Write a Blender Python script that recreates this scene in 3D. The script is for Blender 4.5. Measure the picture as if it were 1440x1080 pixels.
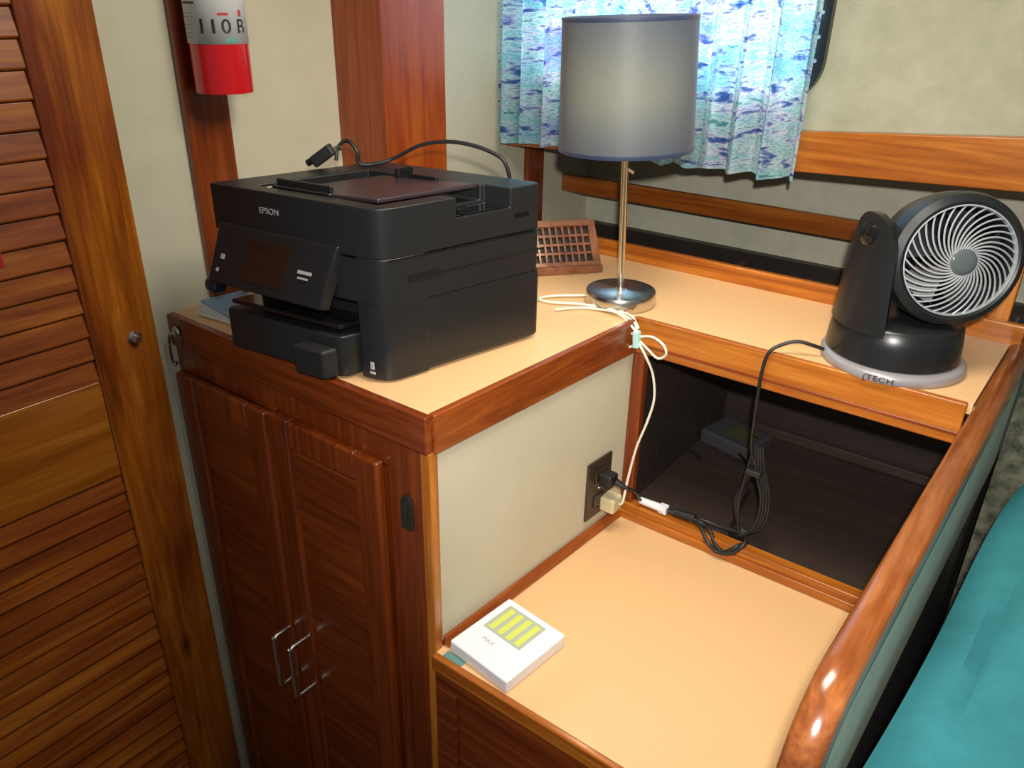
import bpy, bmesh, math, random
from math import sin, cos, pi, radians
from mathutils import Vector, Matrix

S = bpy.context.scene
for o in list(bpy.data.objects):
    bpy.data.objects.remove(o)
COL = S.collection

# ---------------------------------------------------------------- camera, world, lights, exposure
# metres; z = 0 is the top of the counter, x runs along the cabinet front, y goes away from the camera
def cam_axes(yaw, pitch, roll):
    cy, sy, cp, sp = cos(yaw), sin(yaw), cos(pitch), sin(pitch)
    F = Vector((sy*cp, cy*cp, -sp)); R = Vector((cy, -sy, 0)); U = R.cross(F)
    return cos(roll)*R + sin(roll)*U, -sin(roll)*R + cos(roll)*U, F
R_, U_, F_ = cam_axes(-.6423, .4531, .0183)
cd = bpy.data.cameras.new('camera'); cam = bpy.data.objects.new('camera', cd); COL.objects.link(cam)
cam.matrix_world = Matrix(((R_.x, U_.x, -F_.x, .699), (R_.y, U_.y, -F_.y, -.7321), (R_.z, U_.z, -F_.z, .5438), (0, 0, 0, 1)))
cd.sensor_width = 36; cd.lens = 36*1111.6/1440; cd.clip_start = .02
S.camera = cam
S.view_settings.view_transform = 'Standard'; S.view_settings.look = 'None'
S.view_settings.exposure = 0.22; S.view_settings.gamma = 1; S.view_settings.use_curve_mapping = False
w = bpy.data.worlds.new('world'); S.world = w; w.use_nodes = True
w.node_tree.nodes['Background'].inputs[0].default_value = (.80, .90, 1, 1)
w.node_tree.nodes['Background'].inputs[1].default_value = .13

def area(name, loc, target, size, energy, col, sy=None):
    l = bpy.data.lights.new(name, 'AREA'); l.energy = energy; l.color = col; l.size = size
    if sy: l.shape = 'RECTANGLE'; l.size_y = sy
    o = bpy.data.objects.new(name, l); COL.objects.link(o); o.location = loc
    o.rotation_euler = (Vector(target)-Vector(loc)).to_track_quat('-Z', 'Y').to_euler(); return o
area('ceiling_light', (.34, .12, 1.0), (.1, .25, -.3), .40, 11.5, (1, .93, .80))
fl = bpy.data.lights.new('camera_flash', 'SPOT'); fl.energy = 75; fl.color = (1, .96, .92); fl.spot_size = radians(88); fl.spot_blend = 1; fl.shadow_soft_size = .015
fo = bpy.data.objects.new('camera_flash', fl); COL.objects.link(fo); fo.location = (.72, -.74, .63)
fo.rotation_euler = (Vector((.30, .55, -.05))-fo.location).to_track_quat('-Z', 'Y').to_euler()
area('daylight_window', (-.22, 1.30, .66), (-.22, 0, .5), .75, 11, (.88, .95, 1), .5)

# ---------------------------------------------------------------- materials
def mat(name, base=(.5, .5, .5), rough=.5, metal=0, **kw):
    m = bpy.data.materials.new(name); m.use_nodes = True
    b = m.node_tree.nodes['Principled BSDF']
    b.inputs['Base Color'].default_value = (*base, 1); b.inputs['Roughness'].default_value = rough
    b.inputs['Metallic'].default_value = metal
    for k, v in kw.items(): b.inputs[k.replace('_', ' ')].default_value = v
    return m
def N(m, t, **kw):
    n = m.node_tree.nodes.new(t)
    for k, v in kw.items():
        if k in n.inputs: n.inputs[k].default_value = v
        else: setattr(n, k, v)
    return n
def L(m, a, b): m.node_tree.links.new(a, b)
def ramp(m, fac, stops):
    r = N(m, 'ShaderNodeValToRGB'); L(m, fac, r.inputs[0])
    e = r.color_ramp.elements
    while len(e) < len(stops): e.new(.5)
    for el, (p, c) in zip(e, stops): el.position = p; el.color = (*c, 1)
    return r
def coords(m, scale, rot=(0, 0, 0)):
    t = N(m, 'ShaderNodeTexCoord'); p = N(m, 'ShaderNodeMapping'); L(m, t.outputs['Object'], p.inputs[0])
    p.inputs['Scale'].default_value = scale; p.inputs['Rotation'].default_value = rot; return p.outputs[0]
def wood(name, axis, dark, mid, light, rough=.28, sc=1.0, rot=(0, 0, 0), bump=.05):
    m = mat(name, mid, rough, Specular_IOR_Level=.45, Coat_Weight=.35, Coat_Roughness=.16)
    s = [26*sc]*3; s['xyz'.index(axis)] = 1.6*sc
    s2 = [150*sc]*3; s2['xyz'.index(axis)] = 7*sc
    v = coords(m, s, rot); v2 = coords(m, s2, rot)
    n1 = N(m, 'ShaderNodeTexNoise', Scale=1.0, Detail=5.0, Roughness=.6, Distortion=1.2); L(m, v, n1.inputs['Vector'])
    n2 = N(m, 'ShaderNodeTexNoise', Scale=1.0, Detail=4.0, Roughness=.6); L(m, v2, n2.inputs['Vector'])
    mx = N(m, 'ShaderNodeMath', operation='MULTIPLY_ADD'); L(m, n2.outputs[0], mx.inputs[0]); mx.inputs[1].default_value = .35
    ad = N(m, 'ShaderNodeMath', operation='MULTIPLY'); L(m, n1.outputs[0], ad.inputs[0]); ad.inputs[1].default_value = .65
    L(m, ad.outputs[0], mx.inputs[2])
    r = ramp(m, mx.outputs[0], [(.34, dark), (.5, mid), (.66, light)])
    b = m.node_tree.nodes['Principled BSDF']; L(m, r.outputs[0], b.inputs['Base Color'])
    bp = N(m, 'ShaderNodeBump', Strength=bump, Distance=.002); L(m, mx.outputs[0], bp.inputs['Height']); L(m, bp.outputs[0], b.inputs['Normal'])
    return m
def cloth(name, c1, c2, scale=6, rough=.95, weave=900, bump=.25, mott=(.35, .65)):
    m = mat(name, c1, rough, Specular_IOR_Level=.15)
    n = N(m, 'ShaderNodeTexNoise', Scale=scale, Detail=6.0, Roughness=.65); L(m, coords(m, (1, 1, 1)), n.inputs['Vector'])
    r = ramp(m, n.outputs[0], [(mott[0], c1), (mott[1], c2)])
    b = m.node_tree.nodes['Principled BSDF']; L(m, r.outputs[0], b.inputs['Base Color'])
    n2 = N(m, 'ShaderNodeTexNoise', Scale=weave, Detail=2.0); L(m, coords(m, (1, 1, 1)), n2.inputs['Vector'])
    bp = N(m, 'ShaderNodeBump', Strength=bump, Distance=.001); L(m, n2.outputs[0], bp.inputs['Height']); L(m, bp.outputs[0], b.inputs['Normal'])
    return m

OR = ((.24, .058, .006), (.42, .125, .012), (.60, .22, .03))       # orange varnished teak
MH = ((.09, .014, .003), (.18, .032, .005), (.28, .060, .010))     # red mahogany
W_door = wood('teak_door_z', 'z', (.20, .045, .005), (.38, .105, .008), (.58, .21, .022))
def tint(m, amount, scale, col, knot=None):
    b = m.node_tree.nodes['Principled BSDF']; src = b.inputs['Base Color'].links[0].from_socket
    n = N(m, 'ShaderNodeTexNoise', Scale=1.0, Detail=3.0, Roughness=.55); L(m, coords(m, scale), n.inputs['Vector'])
    r = ramp(m, n.outputs[0], [(.42, (0, 0, 0)), (.60, (1, 1, 1))])
    f = N(m, 'ShaderNodeMath', operation='MULTIPLY'); L(m, r.outputs[0], f.inputs[0]); f.inputs[1].default_value = amount
    x = N(m, 'ShaderNodeMix', data_type='RGBA', blend_type='MULTIPLY'); L(m, f.outputs[0], x.inputs[0]); L(m, src, x.inputs[6]); x.inputs[7].default_value = (*col, 1)
    out = x.outputs[2]
    if knot:
        t = N(m, 'ShaderNodeTexCoord'); p = N(m, 'ShaderNodeMapping'); L(m, t.outputs['Object'], p.inputs[0])
        p.inputs['Location'].default_value = (-knot[0]*30*0, -knot[1]*60, -knot[2]*22); p.inputs['Scale'].default_value = (0, 60, 22)
        g = N(m, 'ShaderNodeTexGradient', gradient_type='SPHERICAL'); L(m, p.outputs[0], g.inputs[0])
        k = N(m, 'ShaderNodeMix', data_type='RGBA', blend_type='MULTIPLY'); L(m, g.outputs[1], k.inputs[0]); L(m, out, k.inputs[6]); k.inputs[7].default_value = (.10, .08, .06, 1)
        out = k.outputs[2]
    L(m, out, b.inputs['Base Color'])
tint(W_door, .9, (2, 9, 2.2), (.50, .28, .5), (0, -.115, -.735))
W_slat = wood('teak_slat_y', 'y', (.20, .045, .006), (.33, .085, .009), (.48, .16, .018), rough=.42)
W_slat.node_tree.nodes['Principled BSDF'].inputs['Coat Weight'].default_value = .1
W_ox = wood('teak_x', 'x', *OR)
W_ez = wood('teak_z', 'z', *OR)
W_mx = wood('mahogany_x', 'x', *MH)
W_my = wood('mahogany_y', 'y', (.15, .030, .006), (.27, .060, .010), (.38, .10, .016))
W_mz = wood('mahogany_z', 'z', *MH)
W_col = wood('mahogany_column', 'z', (.20, .028, .004), (.36, .065, .007), (.46, .12, .014))
W_rail = wood('worn_rail_y', 'y', (.10, .025, .006), (.20, .052, .010), (.30, .095, .020), rough=.2)
tint(W_slat, .7, (1, 3, 24), (.60, .42, .6)); tint(W_rail, .6, (45, 14, 14), (1.25, 1.45, 2.1)); tint(W_col, .5, (8, 8, 1.5), (.6, .5, .6)); tint(W_ox, .4, (3, 12, 12), (.75, .6, .6))
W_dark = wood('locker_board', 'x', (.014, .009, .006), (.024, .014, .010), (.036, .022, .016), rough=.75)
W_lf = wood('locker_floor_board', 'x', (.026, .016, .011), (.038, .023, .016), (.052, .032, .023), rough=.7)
W_diag = wood('mahogany_panel', 'x', *MH, rot=(0, radians(-18), 0))
W_gr = wood('grille_frame_wood', 'x', (.13, .038, .016), (.23, .075, .028), (.33, .13, .05), rough=.55)
lam = mat('counter_laminate', (.76, .47, .23), .30, Specular_IOR_Level=.4)
_n = N(lam, 'ShaderNodeTexNoise', Scale=320.0, Detail=3.0); L(lam, coords(lam, (1, 1, 1)), _n.inputs['Vector'])
_r = ramp(lam, _n.outputs[0], [(.3, (.73, .44, .205)), (.7, (.79, .50, .245))]); L(lam, _r.outputs[0], lam.node_tree.nodes['Principled BSDF'].inputs['Base Color'])
cream = cloth('cream_wall_vinyl', (.58, .55, .40), (.63, .59, .44), 9)
panelc = cloth('cream_side_panel', (.55, .51, .36), (.60, .55, .40), 5)
hullf = cloth('hull_fabric', (.36, .36, .25), (.44, .43, .31), 14, bump=.5)
hullf2 = cloth('lower_hull_fabric', (.55, .54, .41), (.64, .62, .48), 14, bump=.5)
strip = cloth('pale_green_fabric', (.50, .54, .42), (.58, .62, .48), 30)
mott = cloth('mottled_upholstery', (.05, .055, .038), (.20, .20, .14), 38)
teal = cloth('teal_blanket', (.030, .165, .185), (.040, .215, .235), 9, bump=.4, weave=500)
black = mat('black_plastic', (.013, .0135, .014), .38, Specular_IOR_Level=.45)
blackg = mat('black_gloss', (.008, .008, .009), .14)
blackm = mat('black_matte', (.011, .011, .012), .6)
pur = mat('feeder_tray_plastic', (.035, .024, .027), .32)
scr = mat('screen_glass', (.025, .012, .008), .08)
greyp = mat('grey_print', (.42, .42, .43), .5)
white = mat('white_plastic', (.82, .82, .84), .35)
rubber = mat('black_cord_rubber', (.012, .012, .012), .5)
cordw = mat('ivory_cord', (.72, .70, .58), .4)
tie = mat('aqua_twist_tie', (.42, .72, .66), .5)
chrome = mat('brushed_steel', (.62, .60, .56), .25, 1)
steelh = mat('handle_steel', (.75, .72, .68), .3, 1)
bronze = mat('dark_bronze', (.06, .055, .04), .45, .6)
red = mat('red_enamel', (.62, .008, .012), .22, Coat_Weight=.5)
lab = mat('white_label', (.72, .72, .70), .45)
ink = mat('black_ink', (.02, .02, .02), .5)
redink = mat('red_ink', (.5, .04, .05), .5)
greenink = mat('green_ink', (.12, .38, .30), .5)
outb = mat('brown_outlet_plastic', (.045, .028, .018), .35)
beige = mat('ivory_plastic', (.62, .55, .32), .45)
fanb = mat('dark_grey_fan_plastic', (.012, .0125, .013), .30)
fanr = mat('fan_rim_plastic', (.012, .013, .014), .4)
silver = mat('silver_fan_plastic', (.46, .48, .49), .28, .35)
silverb = mat('silver_base_plastic', (.33, .31, .31), .3, .2)
lcd = mat('lcd_grey', (.42, .46, .36), .3)
lcdy = mat('lcd_yellow', (.62, .68, .12), .3)
paper = mat('paper_pages', (.62, .66, .62), .7)
bluep = mat('blue_cover', (.22, .36, .50), .35)
frameb = mat('window_frame_black', (.008, .009, .010), .3)
redtag = mat('red_fabric', (.45, .012, .015), .6)
floorm = wood('cabin_sole', 'y', (.05, .02, .008), (.09, .035, .012), (.13, .05, .02))

shade = bpy.data.materials.new('shade_fabric'); shade.use_nodes = True
nt = shade.node_tree; b = nt.nodes['Principled BSDF']; b.inputs['Roughness'].default_value = .48
b.inputs['Specular IOR Level'].default_value = .45
b.inputs['Sheen Weight'].default_value = .1; b.inputs['Metallic'].default_value = .0
_n = N(shade, 'ShaderNodeTexNoise', Scale=1.0, Detail=3.0); L(shade, coords(shade, (1200, 1200, 60)), _n.inputs['Vector'])
_r = ramp(shade, _n.outputs[0], [(.3, (.026, .040, .090)), (.7, (.042, .058, .115))]); L(shade, _r.outputs[0], b.inputs['Base Color'])
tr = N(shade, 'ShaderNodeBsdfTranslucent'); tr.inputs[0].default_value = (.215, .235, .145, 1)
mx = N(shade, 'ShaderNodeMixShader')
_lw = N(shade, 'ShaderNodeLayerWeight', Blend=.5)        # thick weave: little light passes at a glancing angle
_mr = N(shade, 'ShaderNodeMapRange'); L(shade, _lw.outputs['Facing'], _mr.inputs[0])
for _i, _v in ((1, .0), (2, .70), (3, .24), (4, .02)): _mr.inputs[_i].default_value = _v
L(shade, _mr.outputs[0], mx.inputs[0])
L(shade, b.outputs[0], mx.inputs[1]); L(shade, tr.outputs[0], mx.inputs[2]); L(shade, mx.outputs[0], nt.nodes['Material Output'].inputs[0])
liner = mat('shade_liner_white', (.8, .78, .70), .8)
bulbm = mat('bulb_glass', (1, .95, .8), .4, Emission_Color=(1, .85, .6, 1), Emission_Strength=25)

cur = bpy.data.materials.new('watercolour_curtain'); cur.use_nodes = True
nt = cur.node_tree; b = nt.nodes['Principled BSDF']; b.inputs['Roughness'].default_value = .9; b.inputs['Specular IOR Level'].default_value = .1
_t = N(cur, 'ShaderNodeUVMap'); _m = N(cur, 'ShaderNodeMapping'); L(cur, _t.outputs[0], _m.inputs[0]); _m.inputs['Scale'].default_value = (16, 34, 1)
_n = N(cur, 'ShaderNodeTexNoise', Scale=1.0, Detail=6.0, Roughness=.70, Distortion=.25); L(cur, _m.outputs[0], _n.inputs['Vector'])
_r = ramp(cur, _n.outputs[0], [(.30, (.02, .05, .22)), (.39, (.08, .15, .42)), (.44, (.42, .44, .68)), (.485, (.80, .82, .88)), (.53, (.18, .48, .58)), (.58, (.72, .86, .88)), (.63, (.03, .24, .32)), (.72, (.40, .68, .50))])
_m2 = N(cur, 'ShaderNodeMapping'); L(cur, _t.outputs[0], _m2.inputs[0]); _m2.inputs['Scale'].default_value = (3, 5, 1); _m2.inputs['Location'].default_value = (3, 1, 0)
_n2 = N(cur, 'ShaderNodeTexNoise', Scale=1.0, Detail=3.0); L(cur, _m2.outputs[0], _n2.inputs['Vector'])
_r2 = ramp(cur, _n2.outputs[0], [(.36, (.50, .60, .95)), (.46, (1, 1, 1)), (.54, (.80, 1, .92)), (.62, (.45, .80, .90))])
_mm = N(cur, 'ShaderNodeMix', data_type='RGBA', blend_type='MULTIPLY'); _mm.inputs[0].default_value = .9
L(cur, _r.outputs[0], _mm.inputs[6]); L(cur, _r2.outputs[0], _mm.inputs[7])
L(cur, _mm.outputs[2], b.inputs['Base Color'])
tr = N(cur, 'ShaderNodeBsdfTranslucent'); L(cur, _mm.outputs[2], tr.inputs[0])
mx = N(cur, 'ShaderNodeMixShader'); mx.inputs[0].default_value = .5
L(cur, b.outputs[0], mx.inputs[1]); L(cur, tr.outputs[0], mx.inputs[2]); L(cur, mx.outputs[0], nt.nodes['Material Output'].inputs[0])

glass = mat('window_glass', (.95, 1, 1), .02, Transmission_Weight=1.0, IOR=1.1)

# ---------------------------------------------------------------- mesh helpers
class MB:
    def __init__(s): s.bm = bmesh.new(); s.m = 0
    def face(s, vs):
        try: f = s.bm.faces.new(vs); f.material_index = s.m; return f
        except ValueError: return None
    def box(s, x0, x1, y0, y1, z0, z1, M=None):
        v = [s.bm.verts.new((M @ Vector(p)) if M else p) for p in [(x0, y0, z0), (x1, y0, z0), (x1, y1, z0), (x0, y1, z0), (x0, y0, z1), (x1, y0, z1), (x1, y1, z1), (x0, y1, z1)]]
        for q in ((0, 3, 2, 1), (4, 5, 6, 7), (0, 1, 5, 4), (1, 2, 6, 5), (2, 3, 7, 6), (3, 0, 4, 7)): s.face([v[i] for i in q])
        return s
    def hexa(s, pts):      # 8 free corners, same order as box
        v = [s.bm.verts.new(p) for p in pts]
        for q in ((0, 3, 2, 1), (4, 5, 6, 7), (0, 1, 5, 4), (1, 2, 6, 5), (2, 3, 7, 6), (3, 0, 4, 7)): s.face([v[i] for i in q])
        return s
    def prism(s, poly, f0, f1):    # poly: list of 2D; f0,f1 map 2D -> 3D for the two caps
        a = [s.bm.verts.new(f0(*p)) for p in poly]; c = [s.bm.verts.new(f1(*p)) for p in poly]
        n = len(poly); s.face(a[::-1]); s.face(c)
        for i in range(n): s.face([a[i], a[(i+1) % n], c[(i+1) % n], c[i]])
        return s
    def tube(s, pts, r, n=8, smooth=6, closed=False):
        P = [Vector(p) for p in pts]
        if smooth and len(P) > 2:
            Q = []; m = len(P)
            rng = range(m if closed else m-1)
            for i in rng:
                p0 = P[(i-1) % m] if (closed or i > 0) else P[0]; p1 = P[i]; p2 = P[(i+1) % m]
                p3 = P[(i+2) % m] if (closed or i+2 < m) else P[-1]
                for k in range(smooth):
                    t = k/smooth
                    Q.append(.5*((2*p1)+(-p0+p2)*t+(2*p0-5*p1+4*p2-p3)*t*t+(-p0+3*p1-3*p2+p3)*t**3))
            if not closed: Q.append(P[-1])
            P = Q
        rings = []; up = None; m = len(P)
        for i, p in enumerate(P):
            if closed: d = P[(i+1) % m]-P[i-1]
            else: d = P[min(i+1, m-1)]-P[max(i-1, 0)]
            if d.length < 1e-9: d = Vector((0, 0, 1))
            d.normalize()
            if up is None: up = Vector((0, 0, 1)) if abs(d.z) < .9 else Vector((1, 0, 0))
            a = d.cross(up)
            if a.length < 1e-4: a = d.orthogonal()
            a.normalize(); up = a.cross(d).normalized()
            rr = r(i/(m-1)) if callable(r) else r
            rings.append([s.bm.verts.new(p+a*cos(2*pi*k/n)*rr+up*sin(2*pi*k/n)*rr) for k in range(n)])
        for i in range(m if closed else m-1):
            A, B = rings[i], rings[(i+1) % m]
            for k in range(n): s.face([A[k], A[(k+1) % n], B[(k+1) % n], B[k]])
        if not closed: s.face(rings[0][::-1]); s.face(rings[-1])
        return s
    def lathe(s, prof, M=Matrix(), n=48, a0=0, a1=2*pi):
        full = abs(a1-a0-2*pi) < 1e-6
        cols = []
        for k in range(n if full else n+1):
            a = a0+(a1-a0)*k/n
            cols.append([s.bm.verts.new(M @ Vector((r*cos(a), r*sin(a), z))) for r, z in prof])
        K = len(cols)
        for k in range(K if full else K-1):
            A, B = cols[k], cols[(k+1) % K]
            for j in range(len(prof)-1):
                s.face([A[j], B[j], B[j+1], A[j+1]])
        bmesh.ops.remove_doubles(s.bm, verts=[v for c in cols for v in c], dist=1e-6)
        return s
def obj(name, mb, mats, parent=None, bevel=0, smooth=False, seg=2, xf=None, solid=0, sub=0):
    me = bpy.data.meshes.new(name); bm = mb.bm
    if xf:
        for v in bm.verts: v.co = Vector(xf(v.co))
    bmesh.ops.recalc_face_normals(bm, faces=bm.faces[:])
    bm.to_mesh(me); bm.free()
    for m in (mats if isinstance(mats, (list, tuple)) else [mats]): me.materials.append(m)
    o = bpy.data.objects.new(name, me); COL.objects.link(o)
    if parent:
        o.parent = parent
        M = Matrix.Identity(4); q = parent
        chain = []
        while q: chain.append(q); q = q.parent
        for q in reversed(chain): M = M @ q.matrix_parent_inverse @ q.matrix_basis
        if not parent.get('local'): o.matrix_parent_inverse = M.inverted()
    if smooth or bevel:
        for p in me.polygons: p.use_smooth = True
    if solid: md = o.modifiers.new('solid', 'SOLIDIFY'); md.thickness = solid; md.offset = 0
    if bevel:
        md = o.modifiers.new('bevel', 'BEVEL'); md.width = bevel; md.segments = seg; md.limit_method = 'ANGLE'; md.angle_limit = radians(40); md.harden_normals = True
    if sub: md = o.modifiers.new('sub', 'SUBSURF'); md.levels = sub; md.render_levels = sub
    if smooth and not bevel and not sub:
        try: me.set_sharp_from_angle(angle=radians(45))
        except Exception: pass
    return o
def thing(name, label, cat, loc=(0, 0, 0), group=None):
    o = bpy.data.objects.new(name, None); COL.objects.link(o); o.location = loc; o.empty_display_size = .02
    o['label'] = label; o['category'] = cat
    if group: o['group'] = group
    return o
def tag(o, label, cat, group=None):
    o['label'] = label; o['category'] = cat
    if group: o['group'] = group
    return o
def struct(o): o['kind'] = 'structure'; return o
def text(name, s, size, M, material, parent, depth=.0004, sx=1):
    c = bpy.data.curves.new(name, 'FONT'); c.body = s; c.size = size; c.extrude = depth; c.align_x = 'CENTER'; c.align_y = 'CENTER'
    t = bpy.data.objects.new(name, c); COL.objects.link(t)
    me = bpy.data.meshes.new_from_object(t); bpy.data.objects.remove(t)
    me.transform(M @ Matrix.Diagonal((sx, 1, 1, 1)))
    bm = bmesh.new(); bm.from_mesh(me); bpy.data.meshes.remove(me)
    mb = MB(); mb.bm.free(); mb.bm = bm
    return obj(name, mb, material, parent)
def frameM(o, ex, ey):   # matrix with origin o, x axis ex, y axis ey
    ex = Vector(ex).normalized(); ez = ex.cross(Vector(ey)).normalized(); ey = ez.cross(ex)
    return Matrix(((ex.x, ey.x, ez.x, o[0]), (ex.y, ey.y, ez.y, o[1]), (ex.z, ey.z, ez.z, o[2]), (0, 0, 0, 1)))
def rrect(x0, x1, z0, z1, r, n=8):
    P = []
    for cx, cz, a in ((x1-r, z1-r, 0), (x0+r, z1-r, pi/2), (x0+r, z0+r, pi), (x1-r, z0+r, 1.5*pi)):
        for k in range(n+1): t = a+pi/2*k/n; P.append((cx+r*cos(t), cz+r*sin(t)))
    return P

ZF = -1.32      # cabin floor
WL = -.659      # left wall plane
SK = .0683      # the side of the cabinet stands slightly off square: x = SK * y
D = .549

# ---------------------------------------------------------------- setting
struct(obj('wall_left', MB().box(WL-.03, WL, -.62, 1.50, ZF, 1.05), cream))
struct(obj('floor', MB().box(-.75, 2.0, -1.4, 1.55, ZF-.03, ZF), floorm))
# lower hull side behind the shelf rail, shade of the gap below put in as a dark board
struct(obj('wall_back', MB().box(WL, 1.6, 1.47, 1.50, -.10, .26), hullf2))
struct(obj('shadow_trim', MB().box(WL, 1.6, 1.44, 1.50, ZF, -.10), W_dark))
struct(obj('trim_9', MB().box(WL, 1.6, 1.075, 1.47, .235, .25), hullf))
# upper cabin side with the port in it
wz0, wz1, wx0, wx1 = .387, .82, -.60, .118
mb = MB(); mb.box(WL, wx0, 1.06, 1.09, .23, 1.05); mb.box(wx1, 1.6, 1.06, 1.09, .23, 1.05)
mb.box(wx0, wx1, 1.06, 1.09, .23, wz0); mb.box(wx0, wx1, 1.06, 1.09, wz1, 1.05)
struct(obj('wall_back', mb, hullf))
wn = struct(thing('window_1', '', '', (-.22, 1.06, .405))); del wn['label'], wn['category']
mb = MB(); out = rrect(wx0-.035, wx1+.035, wz0-.035, wz1+.035, .09); inn = rrect(wx0, wx1, wz0, wz1, .055)
for i in range(len(out)):
    j = (i+1) % len(out); q = []
    for y in (1.040, 1.062):
        q += [(out[i][0], y, out[i][1]), (out[j][0], y, out[j][1]), (inn[j][0], y, inn[j][1]), (inn[i][0], y, inn[i][1])]
    mb.hexa([q[0], q[1], q[2], q[3], q[4], q[5], q[6], q[7]])
bmesh.ops.remove_doubles(mb.bm, verts=mb.bm.verts[:], dist=1e-6)
obj('window_frame', mb, frameb, wn)
obj('window_pane', MB().box(wx0, wx1, 1.075, 1.079, wz0, wz1), glass, wn)
for k, zz in enumerate((.44, .485, .53, .575)):
    obj('frame_screw', MB().lathe([(0, .003), (.004, .0025), (.005, 0)], frameM((.136, 1.040, zz), (1, 0, 0), (0, 0, 1)), 12), chrome, wn, smooth=True)
# long wooden rails along the hull
mb = MB().hexa([(WL, 1.03, .185), (1.25, 1.03, .262), (1.25, 1.059, .262), (WL, 1.059, .185), (WL, 1.03, .243), (1.25, 1.03, .383), (1.25, 1.059, .383), (WL, 1.059, .243)])
struct(obj('trim_1', mb, W_ox, bevel=.003))
struct(obj('trim_2', MB().box(WL, 1.2, 1.317, 1.337, .016, .067), wood('rail_teak_red', 'x', (.16, .035, .007), (.30, .075, .010), (.42, .13, .018)), bevel=.003))
struct(obj('trim_3', MB().box(WL, WL+.018, 1.12, 1.195, -.1, .235), W_mz, bevel=.002))
# narrow board behind the extinguisher, and the box column
struct(obj('trim_4', MB().box(WL, WL+.016, .086, .176, 0, 1.05), W_mz, bevel=.003))
struct(obj('trim_5', MB().box(WL, WL+.142, .45, .634, 0, 1.05), W_col, bevel=.003))

# ---------------------------------------------------------------- louvred door on the left wall
dr = struct(thing('door_1', '', '', (WL, -.3, ZF))); del dr['label'], dr['category']
dx0, dx1 = WL+.001, WL+.022
obj('stile', MB().box(dx0, dx1, -.163, -.045, ZF+.02, 1.0), W_door, dr, bevel=.003)
obj('stile', MB().box(dx0, dx1, -.640, -.535, ZF+.02, 1.0), W_door, dr, bevel=.003)
W_mr = wood('teak_midrail', 'y', (.24, .065, .007), (.36, .11, .010), (.46, .17, .020))
obj('rail', MB().box(dx0, dx1-.002, -.535, -.163, -.272, -.078), W_mr, dr, bevel=.003)
obj('rail', MB().box(dx0, dx1-.002, -.535, -.163, .93, 1.0), W_slat, dr, bevel=.003)
obj('rail', MB().box(dx0, dx1-.002, -.535, -.163, ZF+.02, ZF+.14), W_slat, dr, bevel=.003)
def slat(z, rs=random.Random(3)):
    M = Matrix.Translation((WL+.010, 0, z)) @ Matrix.Rotation(radians(-9+rs.uniform(-1, 1)), 4, 'Y')
    return MB().box(-.0058, .0058, -.538, -.160, -.0218, .0218, M)
z = -.060
while z < .93:
    obj('slat', slat(z), W_slat, dr, bevel=.004, seg=3); z += .0432
z = -.292
while z > ZF+.15:
    obj('slat', slat(z), W_slat, dr, bevel=.004, seg=3); z -= .0415
bolt = obj('bolt', MB().lathe([(0, .014), (.006, .014), (.008, .011), (.008, .004), (.013, .002), (.013, 0)], frameM((dx1, -.088, -.018), (0, 1, 0), (0, 0, 1)), 20), chrome, dr, smooth=True)
tag(obj('red_tag', MB().box(dx1+.006, dx1+.012, -.335, -.268, .16, .25), redtag, bevel=.002), 'red fabric tag hanging on the louvred door at the left edge', 'tag')

# ---------------------------------------------------------------- cabinet under the printer
cb = thing('cabinet', 'tall mahogany locker with two panelled doors and cream side panel', 'cabinet', (-.33, .27, ZF))
def sx(y): return SK*y
mb = MB()   # carcass body
mb.hexa([(WL+.001, .012, ZF), (-.012, .012, ZF), (sx(D)-.012, D, ZF), (WL+.001, D, ZF), (WL+.001, .012, -.021), (-.012, .012, -.021), (sx(D)-.012, D, -.021), (WL+.001, D, -.021)])
obj('carcass', mb, W_mz, cb)
obj('side_panel', MB().hexa([(-.012, .014, -.44), (.0005, .014, -.44), (sx(D), D, -.44), (sx(D)-.012, D, -.44), (-.012, .014, -.06), (.0005, .014, -.06), (sx(D), D, -.06), (sx(D)-.012, D, -.06)]), panelc, cb)
obj('corner_post', MB().box(-.016, .004, -.004, .016, ZF, -.062), W_ez, cb, bevel=.003)
obj('face_frame', MB().box(-.088, -.016, -.002, .014, ZF, -.062).box(WL+.002, -.648, -.002, .014, ZF, -.062).box(WL+.002, -.016, -.0025, .014, -.115, -.0625), W_mz, cb, bevel=.001)
def cdoor(x0, x1, z0, z1, hx):
    d = obj('door', MB().box(x0, x0+.055, -.022, -.003, z0, z1).box(x1-.055, x1, -.022, -.003, z0, z1)
            .box(x0+.054, x1-.054, -.0215, -.004, z1-.055, z1).box(x0+.054, x1-.054, -.0215, -.004, z0, z0+.055), W_mz, cb, bevel=.006, seg=3)
    obj('door_panel', MB().box(x0+.05, x1-.05, -.014, -.005, z0+.05, z1-.05), W_diag, d)
    zt, zb = -.605, -.735
    obj('handle', MB().tube([(hx, -.020, zt), (hx, -.050, zt), (hx, -.056, zt-.004), (hx, -.058, zt-.012), (hx, -.058, zb+.012), (hx, -.056, zb+.004), (hx, -.050, zb), (hx, -.020, zb)], .0050, 10, 3), steelh, d, smooth=True)
cdoor(-.646, -.374, ZF+.08, -.112, -.385)
cdoor(-.366, -.092, ZF+.08, -.106, -.335)
obj('catch', MB().prism([(0, 0), (.024, 0), (.024, .050), (.018, .062), (.006, .062), (0, .05)], lambda x, z: (x-.057, -.0025, z-.215), lambda x, z: (x-.057, -.009, z-.215)).box(-.051, -.043, -.012, -.008, -.196, -.170), bronze, cb, bevel=.001)
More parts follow.
